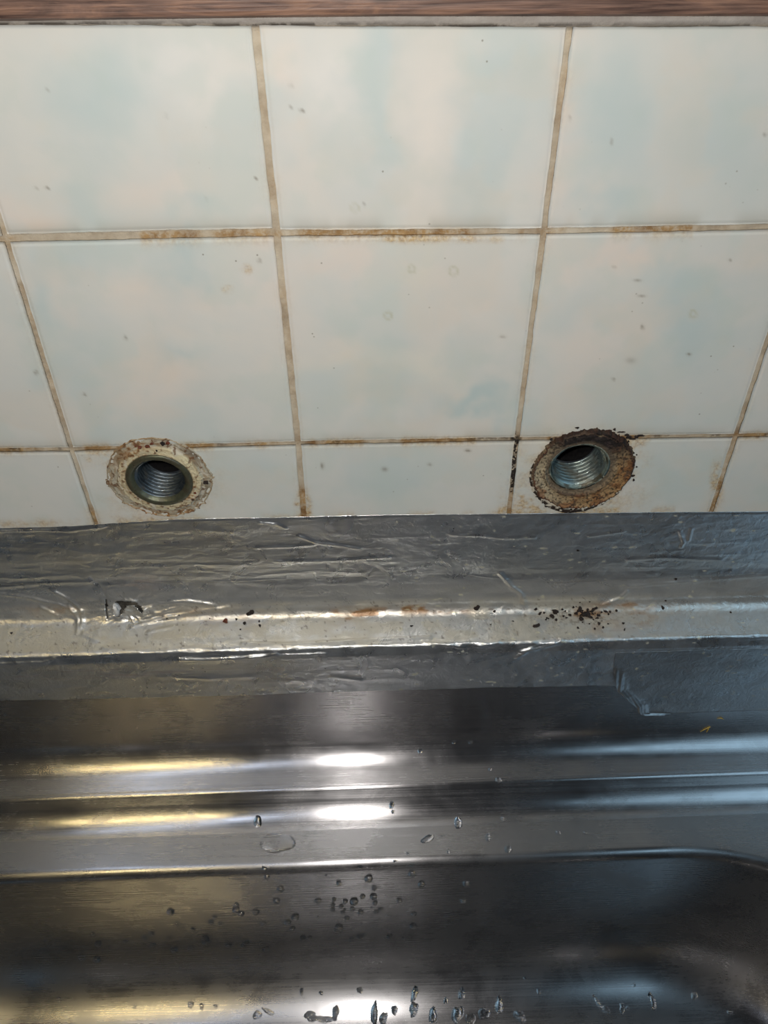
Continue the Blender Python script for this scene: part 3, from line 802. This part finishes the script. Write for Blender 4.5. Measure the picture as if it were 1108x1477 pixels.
TEAR = tape_uv(180, 876)
HOLE = [tape_uv(*p) for p in [(164, 869), (170, 865), (180, 864), (196, 866), (209, 879), (205, 882), (194, 871), (185, 870), (179, 880), (172, 890), (165, 887)]]
HOLE2 = [(a*1000, b*1000) for a, b in HOLE]

ALU = np.array([.57, .59, .61])
def tape_colour(V, x, t, seed):
    u, vv = proj(V)
    X_, T_ = x*1000, t*1000
    c = np.tile(ALU, (len(x), 1)); m = np.full(len(x), .96)
    def bl(k, g, mm=None):
        nonlocal c, m
        g = np.clip(g, 0, 1); c = c*(1-g[:, None])+np.array(k)*g[:, None]
        if mm is not None: m = m*(1-g)+mm*g
    grime = sstep(.45, .7, fbm(X_/14, T_/6, seed))
    bl(ALU*.72, .5*grime)
    onledge = sstep(T_LEDGE-.003, T_LEDGE, t)*sstep(T_EDGE+.0005, T_EDGE-.001, t)
    bl(s2l((205, 198, 182)), .35*onledge, .5)  # upward-facing ledge painted paler for the light it catches
    onledge = onledge*(.25+.75*sstep(1010, 850, u))
    bl(s2l((186, 178, 160)), .55*onledge*sstep(.35, .65, fbm(X_/9, T_/5, seed+3))+.18*onledge, .35)  # pale grime, its colour brightened for the light on the ledge
    # paler bend above the ledge: light on the tilting foil painted as colour
    bl(s2l((150, 142, 126)), .5*sstep(T_LEDGE-.012, T_LEDGE-.007, t)*sstep(T_LEDGE+.001, T_LEDGE-.002, t)*(.5+.6*fbm(X_/12, T_/5, seed+4)), .3)
    nn = fbm(X_/5, T_/2, seed+6)
    for cx_, cy_, rx, ry, a in [(520, 884, 45, 7, .9), (500, 892, 20, 8, .6), (605, 878, 55, 6, .7), (640, 882, 40, 5, .5), (850, 886, 60, 9, .55), (900, 872, 50, 5, .5), (260, 884, 30, 8, .35), (80, 880, 50, 8, .3), (330, 890, 50, 14, .2), (925, 890, 22, 16, .3), (200, 842, 30, 14, .3), (870, 905, 40, 12, .25)]:
        bl(s2l((136, 100, 62)), a*np.exp(-((u-cx_)/rx)**2-((vv-cy_)/ry)**2)*(.3+1.4*sstep(.4, .62, nn)), .2)
    bl(s2l((120, 92, 60)), .5*np.exp(-((vv-972)/9)**2)*sstep(.5, .68, fbm(X_/20, T_/1.2, seed+8))*(u < 520), .4)
    bl(s2l((196, 190, 160)), sstep(.85, .88, fbm(X_/3.2, T_/1.6, seed+9, 2))*.7*(u > 560), .2)      # flecks of plaster
    bl(s2l((60, 46, 34)), .7*np.exp(-((u-840)/55)**2-((vv-888)/16)**2)*sstep(.58, .66, fbm(X_/1.0, T_/1.0, seed+10, 2)), .1)
    bl(s2l((70, 50, 34)), sstep(.80, .83, fbm(X_/1.3, T_/1.3, seed+11, 2))*.6*onledge, .1)
    return c, m

tape_x = np.concatenate([np.arange(-.2, -.085, .003), np.arange(-.085, .295, .00055), np.arange(.295, .405, .003)])
def tape_sheet(name, t0f, t1f, off, seed, nt, label, hole=False, edges=(0, 0), smoothk=1.0):
    nx = len(tape_x)
    S = np.linspace(0, 1, nt)[:, None]
    t0 = t0f(tape_x)[None, :]; t1 = t1f(tape_x)[None, :]
    t = t0+(t1-t0)*S; x = np.repeat(tape_x[None, :], nt, 0)
    y, z, ny, nz = tape_base(x, t)
    h = tape_h(x, t)*smoothk+off
    d0 = t-t0; d1 = t1-t
    if edges[0]: h = h*(.25+.75*sstep(0, .0012, d0))+edges[0]*(1+1.5*sstep(.03, -.03, x))*np.exp(-d0/.0006)*fbm(x*80, t*0, seed+30)
    if edges[1]: h = h+edges[1]*np.exp(-d1/.0007)*sstep(.3, .7, fbm(x*60, t*0, seed+31))
    if hole:
        # torn lip curls up on the lower right of the opening
        dd = seg_dist(x*1000, t*1000, HOLE2[4:10]); h = h+.0009*np.exp(-(dd/1.3)**2)
        dd = seg_dist(x*1000, t*1000, HOLE2[1:4]); h = h+.0005*np.exp(-(dd/1.0)**2)
    V = np.stack([x, y+ny*h, z+nz*h], -1).reshape(-1, 3)
    Fq = gridfaces(nt, nx)
    if hole:
        cc = np.stack([x.ravel(), t.ravel()], -1)[Fq].mean(1)*1000
        SL = [(a*1000, b*1000) for a, b in [tape_uv(*p) for p in [(152, 863), (154, 863), (155.5, 876), (155.5, 892), (153.5, 892), (153, 878)]]]
        Fq = Fq[~(inpoly(cc[:, 0], cc[:, 1], HOLE2) | inpoly(cc[:, 0], cc[:, 1], SL))]
    c, m = tape_colour(V, x.ravel(), t.ravel(), seed)
    o = mesh(name, V, Fq, M_TAPE, attrs={'Col': c, 'metal': m})
    sol = o.modifiers.new('thickness', 'SOLIDIFY'); sol.thickness = .00008; sol.offset = 1
    tag(o, label, 'foil tape')
    return o
def interp_t(pts):
    q = np.array([tape_uv(*p) for p in pts]); q = q[np.argsort(q[:, 0])]
    return lambda xx: np.interp(xx, q[:, 0], q[:, 1])
t_top = interp_t([(0, 760), (60, 759), (110, 757), (160, 754), (235, 749), (300, 747), (380, 746), (554, 742), (760, 740), (1108, 737)])
t_mid = interp_t([(0, 842), (120, 838), (250, 840), (380, 836), (450, 833), (560, 829), (620, 826), (665, 827), (700, 832), (800, 840), (905, 835), (1108, 826)])
t_mid0 = interp_t([(0, 825), (1108, 815)])
t_bot = interp_t([(0, 1010), (200, 1006), (400, 1000), (554, 995), (700, 991), (900, 988), (1108, 985)])
lower = tape_sheet('foil_tape', t_mid0, t_bot, 0, 300, 130, 'torn crinkled aluminium tape over the ledge and down onto the sink', hole=True, edges=(.0001, .00025))
upper = tape_sheet('foil_tape', t_top, t_mid, .00012, 340, 96, 'grey aluminium tape stuck along the foot of the wall tiles', edges=(.0003, .0002))
# patch at the right with a torn, curled left edge
pe = np.array([tape_uv(*p) for p in [(888, 940), (886, 952), (884, 962), (887, 980), (889, 992), (902, 1002), (916, 1015), (921, 1026), (930, 1030), (938, 1028), (950, 1041)]])
pb = interp_t([(950, 1041), (1040, 1039), (1108, 1036)])
nt = 110; nx = 240
tA = pe[0, 1]; S = np.linspace(0, 1, nt)[:, None]
tb_x = np.linspace(0, 1, nx)[None, :]
t_end = pe[-1, 1]
tt_ = tA+(t_end-tA)*S*np.ones((1, nx))
xl = np.interp(tt_[:, 0], pe[:, 1], pe[:, 0])[:, None]+.0003*(fbm(tt_[:, :1]*900, tt_[:, :1]*0, 370)-.5)
xg = xl+(.40-xl)*tb_x**1.6
tt_ = tA+(pb(np.maximum(xg, pe[-1, 0]))-tA)*S
y, z, ny, nz = tape_base(xg, tt_)
dl = xg-xl
curl = sstep(.0065, 0, dl)*sstep(.15, .45, S)*(1.0-.35*sstep(.85, 1, S))
h = tape_h(xg, tt_)*.12+.00035+.0016*curl**1.6+.00030*curl*np.sin(dl*1000*2.2+S*20)+.0002*curl*fbm(xg*900, tt_*900, 371)
h = h+.0001*fbm(xg*60, tt_*200, 372)
V = np.stack([xg, y+ny*h, z+nz*h], -1).reshape(-1, 3)
c, m = tape_colour(V, xg.ravel(), tt_.ravel(), 380)
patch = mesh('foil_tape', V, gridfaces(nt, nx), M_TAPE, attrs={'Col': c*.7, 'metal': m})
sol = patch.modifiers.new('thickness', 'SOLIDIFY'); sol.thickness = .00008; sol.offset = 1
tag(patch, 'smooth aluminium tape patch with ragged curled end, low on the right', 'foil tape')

# silicone blob seen through the tear
x_, t_ = tape_uv(168, 880)
yb, zb_, ny_, nz_ = tape_base(np.array([x_]), np.array([t_]))
o = crumb_mesh('silicone_blob', .0022, 91, M_SILI, (.8, .7, 1.3)); o.location = (x_, yb[0]-ny_[0]*.0008, zb_[0]-nz_[0]*.0008)
tag(o, 'small white lump of silicone visible inside the tear in the foil', 'silicone')

BV_TAPE = bvh_of(lower, upper, patch)

# ------------------------------------------------------------------ crumbs on the tape ledge
def place(o, loc, nor, lift, spin=0.0):
    q = nor.to_track_quat('Z', 'X')
    o.rotation_mode = 'QUATERNION'
    from mathutils import Quaternion
    o.rotation_quaternion = q @ Quaternion((0, 0, 1), spin)
    o.location = loc+nor*lift
cr = [(325, 896, 3.8, 'rust'), (361, 884, 4.5, 'dark'), (353, 899, 2.5, 'dark'), (375, 903, 2, 'dark'), (341, 893, 1.6, 'dark'), (347, 908, 1.5, 'dark'), (688, 877, 4, 'dark'), (713, 882, 1.8, 'dark'), (594, 903, 1.6, 'dark'),
      (774, 903, 3.6, 'dark'), (800, 882, 4.2, 'dark'), (797, 889, 3, 'dark'), (779, 885, 2.5, 'dark'), (785, 884, 2, 'dark'), (773, 879, 2.2, 'dark'), (836, 879, 4, 'dark'), (843, 887, 5, 'dark'), (848, 884, 4.4, 'dark'), (838, 893, 3.6, 'dark'), (831, 885, 2.4, 'dark'),
      (855, 880, 3, 'dark'), (860, 877, 2, 'dark'), (851, 890, 3, 'dark'), (822, 887, 2, 'dark'), (802, 894, 2, 'dark'), (864, 900, 2.3, 'dark'), (899, 899, 2.2, 'dark'), (956, 876, 2.2, 'dark'), (960, 866, 1.6, 'dark'), (834, 906, 1.5, 'dark'), (875, 882, 1.6, 'dark'),
      (790, 892, 1.6, 'dark'), (811, 879, 1.8, 'dark'), (827, 876, 1.6, 'dark'), (870, 905, 1.6, 'dark'), (858, 907, 1.7, 'dark'), (901, 908, 1.4, 'dark'), (975, 835, 2, 'dark'), (834, 794, 1.6, 'dark'), (1054, 883, 1.4, 'dark'), (241, 892, 1.3, 'dark'), (258, 887, 1.2, 'dark'), (708, 901, 1.3, 'dark'), (740, 896, 1.3, 'dark'),
      (303, 892, 1.2, 'dark'), (374, 896, 1.4, 'dark'), (17, 913, 1.4, 'dark')]
for k in range(34):
    cr.append((840+rng.normal()*30, 887+rng.normal()*9, rng.uniform(.8, 1.9), 'dark'))
cr.sort()
ORDC = ['first', 'second', 'third', 'fourth', 'fifth', 'sixth', 'seventh', 'eighth', 'ninth', 'tenth', 'eleventh', 'twelfth', 'thirteenth', 'fourteenth', 'fifteenth']
cc_ = {}
for k, (px, py, s, kind) in enumerate(cr):
    loc, nor = cast(BV_TAPE, px, py)
    if loc is None: continue
    r = s*.00027*1.05
    o = crumb_mesh('crumb', r, 500+k, M_RUST if kind == 'rust' else M_CRUMB, (rng.uniform(.8, 1.3), rng.uniform(.7, 1), .55))
    place(o, loc, nor, r*.3, rng.uniform(0, 6))
    zone = 0 if px < 420 else (1 if px < 760 else (2 if px < 925 else 3))
    if kind != 'rust': cc_[zone] = cc_.get(zone, 0)+1
    oc = ORDC[min(cc_.get(zone, 1)-1, 14)]
    if kind == 'rust': tag(o, 'largest reddish-brown crumb on the foil ledge, left of centre', 'crumb', 'crumbs on the foil ledge')
    elif px < 420: tag(o, f'tiny dark crumb, {oc} from the left on the left part of the foil ledge', 'crumb', 'crumbs on the left half of the foil ledge')
    elif px < 760: tag(o, f'tiny dark crumb, {oc} from the left on the middle of the foil ledge', 'crumb', 'crumbs on the middle of the foil ledge')
    elif 760 <= px < 925: tag(o, 'tiny black crumb in the cluster below the right pipe socket', 'crumb', 'crumbs clustered on the foil below the right socket')
    else: tag(o, f'tiny dark crumb, {oc} from the left on the bluish right end of the foil', 'crumb', 'crumbs at the right end of the foil')

# yellow scraps on the steel below the patch
for k, (bv, pts, lab) in enumerate([(BV_SINK, [(1010, 1055), (1017, 1051), (1024, 1048), (1021, 1052), (1019, 1056)], 'thin yellow fibre on the steel below the tape patch'), (BV_TAPE, [(1034, 1036), (1040, 1035), (1044, 1037)], 'short yellow fibre on the lower edge of the tape patch')]):
    P3 = []
    for q in pts:
        loc, nor = cast(bv, *q)
        if loc is None: loc, nor = cast(BV_SINK, *q)
        P3.append(loc+nor*.0003)
    V = []; n = len(P3)
    for i, p in enumerate(P3):
        d = (P3[min(i+1, n-1)]-P3[max(i-1, 0)]).normalized(); a = d.cross(Vector((0, 0, 1))).normalized(); b = a.cross(d)
        for j in range(8):
            an = j/8*2*math.pi; rr = .00022 if 0 < i < n-1 else .00008
            V.append(p+(a*math.cos(an)+b*math.sin(an))*rr)
    o = mesh('fibre', [tuple(v) for v in V], gridfaces(n, 8, True), M_YEL); tag(o, lab, 'fibre')

# ------------------------------------------------------------------ water
def drop_obj(px, py, rx, ry, hgt, ang=0, seed=0, irr=.06, name='water_drop'):
    """flattened bead; rx, ry in picture pixels measured across the surface"""
    loc, nor = cast(BV_SINK, px, py)
    if loc is None: return None
    # local pixel scale on the surface
    l1, _ = cast(BV_SINK, px+1.5, py); l2, _ = cast(BV_SINK, px, py+1.5)
    if l1 is None or l2 is None: return None
    ex = (l1-loc); ey = (l2-loc)
    ex -= nor*ex.dot(nor); ey -= nor*ey.dot(nor)
    sx = min(ex.length/1.5, .0006); sy = min(ey.length/1.5, .0011)
    ex.normalize(); ey = nor.cross(ex)*(1 if nor.cross(ex).dot(ey) > 0 else -1)
    nt_, nr_ = 28, 9
    V = []
    rg = np.random.default_rng(seed); p = rg.random(4)*6.28
    hgt_m = hgt
    for i in range(nr_):
        a = i/(nr_-1)*math.pi/2
        rr = math.cos(a)**.8 if i < nr_-1 else 0.0005; hh = math.sin(a)
        for j in range(nt_):
            th_ = j/nt_*2*math.pi
            k = 1+irr*(math.sin(2*th_+p[0])+.8*math.sin(3*th_+p[1])+.5*math.sin(5*th_+p[2]))
            cxp = rx*rr*k*math.cos(th_); cyp = ry*rr*k*math.sin(th_)
            X_ = cxp*math.cos(ang)-cyp*math.sin(ang); Y_ = cxp*math.sin(ang)+cyp*math.cos(ang)
            V.append(ex*(X_*sx)+ey*(Y_*sy)+nor*(hh*hgt_m))
    nb_ = len(V)
    Fq = gridfaces(nr_, nt_, True)
    # follow the bed: project each point down onto the steel
    VV = []
    for i, v in enumerate(V):
        h_ = v.dot(nor); w_ = loc+v-nor*h_+nor*.003
        l, n_, _, _ = BV_SINK.ray_cast(w_, -nor, .02)
        VV.append((l+nor*(h_-.00003)) if l is not None else loc+v)
    # underside
    m0 = len(VV); cen = Vector((0, 0, 0))
    for j in range(nt_): cen += VV[j]
    cen /= nt_
    fl = [list(f) for f in Fq]
    me = bpy.data.meshes.new(name)
    L = loc
    me.from_pydata([tuple(v-L) for v in VV]+[tuple(cen-L-nor*.00002)], [], [tuple(f) for f in fl]+[((j+1) % nt_, j, m0) for j in range(nt_)])
    me.polygons.foreach_set('use_smooth', [True]*len(me.polygons)); me.materials.append(M_WATER)
    import bmesh
    bm = bmesh.new(); bm.from_mesh(me); bmesh.ops.remove_doubles(bm, verts=bm.verts, dist=1e-7); bmesh.ops.recalc_face_normals(bm, faces=bm.faces); bm.to_mesh(me); bm.free()
    o = bpy.data.objects.new(name, me); C.objects.link(o); o.location = L
    return o
mm = .001
big = [(400, 1216, 24, 15, .8, 0, 'largest round water puddle on the lower step of the sink back'),
       (372, 1185, 6, 9, .9, 0, 'water drop on the lower step just above the large puddle'),
       (661, 1187, 6, 9, 1.1, 0, 'plump oval water drop on the lower step right of centre'),
       (617, 1210, 10.5, 5, .9, -.35, 'slanted almond-shaped water drop on the lower step'),
       (704, 1208, 3.5, 6.5, .8, 0, 'narrow upright water drop right of the plump oval drop'),
       (565, 1161, 3.5, 6, .8, 0, 'dark upper drop of the pair on the upper step edge'),
       (567, 1171, 2.5, 3, .6, 0, 'small lower drop of the pair on the upper step edge'),
       (733, 1225, 6, 5, .7, 0, 'round water drop on the basin edge right of centre'),
       (647, 1228, 2.4, 4, .6, 0, 'small bright drop on the basin edge right of centre'),
       (589, 1231, 3, 3, .5, 0, 'tiny drop on the basin edge below the almond-shaped drop'),
       (805, 1201, 4, 3, .5, 0, 'small faint drop on the lower step, rightmost but one'),
       (844, 1201, 3, 2.5, .4, 0, 'faintest small drop on the lower step, farthest right'),
       (719, 1125, 5, 3.5, .6, .3, 'small slanted drop on the upper step'),
       (606, 1083, 3.5, 4, .7, 0, 'dark drop on the upstand, leftmost of three'),
       (655, 1070, 3, 3, .6, 0, 'dark drop on the upstand, middle one of three'),
       (679, 1070, 3.5, 3, .6, 0, 'dark drop on the upstand, rightmost of three'),
       (707, 1110, 3, 2, .4, 0, 'tiny faint drop on the upper step above the slanted drop'),
       (638, 1205, 4, 2, .3, 0, 'thin flat drop beside the almond-shaped drop'),
       (725, 1181, 2.5, 3, .4, 0, 'faint dot of water above the narrow upright drop'),
       (7, 1031, 2, 2, .4, 0, 'tiny bright drop high on the upstand at the left edge')]
for k, (px, py, rx, ry, h_, a, lab) in enumerate(big):
    o = drop_obj(px, py, rx, ry, h_*1.3*mm, a, 700+k, .05 if k else .07)
    if o: tag(o, lab, 'water drop')
bot = [(598, 1433, 5, 12, 1.2, .2), (569, 1457, 4, 8, 1, 0), (597, 1456, 6, 12, 1, .3), (643, 1443, 3, 5, .8, 0), (664, 1434, 3, 7, .9, 0), (667, 1433, 4, 9, 1, .2), (698, 1462, 8, 9, 1.1, .4), (720, 1450, 6, 13, 1.3, .2), (750, 1466, 7, 11, .9, -.4), (777, 1430, 3, 5, .7, 0), (874, 1457, 7, 5, .8, .6), (862, 1446, 3, 12, .8, -.5), (897, 1455, 4, 8, .9, 0), (941, 1444, 5, 12, 1.1, -.25), (1001, 1436, 5, 6, .9, 0), (905, 1454, 3, 3, .5, 0), (914, 1421, 3, 3, .4, 0),
       (371, 1464, 7, 6, .8, .2), (387, 1459, 9, 4, .7, .5), (275, 1449, 4, 6, .8, 0), (291, 1452, 3, 5, .7, 0), (311, 1451, 3, 3, .5, 0), (435, 1430, 3, 5, .7, 0), (463, 1432, 3, 3, .6, 0), (448, 1466, 9, 8, .9, 0), (466, 1470, 16, 5, .9, 0), (484, 1461, 5, 12, .8, 0), (540, 1462, 5, 18, .8, .1), (553, 1470, 5, 12, .8, .2), (625, 1465, 6, 14, .7, 0), (660, 1463, 8, 14, .8, .3), (679, 1470, 7, 9, .7, 0), (519, 1428, 4, 5, .6, 0), (195, 1451, 2, 4, .5, 0), (86, 1441, 2, 4, .5, 0), (757, 1410, 2, 3, .5, 0), (1053, 1460, 4, 4, .4, 0), (700, 1404, 2, 2, .4, 0)]
bot.sort()
ORD = ['first', 'second', 'third', 'fourth', 'fifth', 'sixth', 'seventh', 'eighth', 'ninth', 'tenth', 'eleventh', 'twelfth', 'thirteenth', 'fourteenth', 'fifteenth', 'sixteenth', 'seventeenth', 'eighteenth', 'nineteenth', 'twentieth']
cnt = {}
for k, (px, py, rx, ry, h_, a) in enumerate(bot):
    o = drop_obj(px, py, rx, ry, h_*.6*mm, a, 760+k, .12)
    if o:
        g = 'left part' if px < 500 else ('middle' if px < 800 else 'right part')
        n_ = cnt.get(g, 0); cnt[g] = n_+1
        sh = 'long running' if ry > 9 else ('flat wide' if rx > ry+2 else 'small rounded')
        tag(o, f'{sh} water drop, {ORD[n_]} from the left on the {g} of the basin bottom', 'water drop', 'water drops on the basin bottom')
wallp = [(381, 1252), (385, 1264), (405, 1282), (399, 1299), (459, 1299), (489, 1274), (482, 1297), (480, 1305), (480, 1312), (498, 1300), (511, 1300), (523, 1293), (500, 1324), (508, 1311), (520, 1315), (489, 1337), (426, 1322), (380, 1332), (341, 1305), (341, 1312), (348, 1318), (369, 1315), (278, 1339), (246, 1315), (256, 1333), (305, 1330), (318, 1332), (310, 1323), (296, 1353), (297, 1358), (275, 1367), (251, 1369), (209, 1352), (219, 1346), (221, 1362), (244, 1352), (182, 1357), (142, 1361), (140, 1384), (134, 1347), (330, 1362), (355, 1359), (352, 1364), (376, 1359), (384, 1369), (341, 1380), (415, 1330), (422, 1339), (437, 1353), (447, 1352), (486, 1341), (507, 1354), (519, 1350), (526, 1347), (532, 1267), (540, 1281), (541, 1302), (543, 1315), (550, 1311), (594, 1248), (594, 1260), (608, 1275), (570, 1242), (561, 1318), (597, 1318), (596, 1335), (562, 1350), (673, 1273), (668, 1298), (576, 1299), (118, 1381), (539, 1293), (520, 1250), (492, 1307), (474, 1354), (530, 1366), (470, 1262)]
for k in range(12): wallp.append((rng.normal(500, 55), rng.uniform(1255, 1375)))
for k, (px, py) in enumerate(wallp):
    s = rng.uniform(1.3, 2.9)*(1.5 if k < 74 else .8)
    o = drop_obj(px, py, s*1.35, s*.85, s*.38*mm, 0, 900+k, .08)
    if o:
        if px < 420: tag(o, 'small dark water bead on the left part of the upright basin wall', 'water drop', 'beads on the left part of the basin wall')
        else: tag(o, 'small dark water bead on the middle of the upright basin wall', 'water drop', 'beads on the middle of the basin wall')
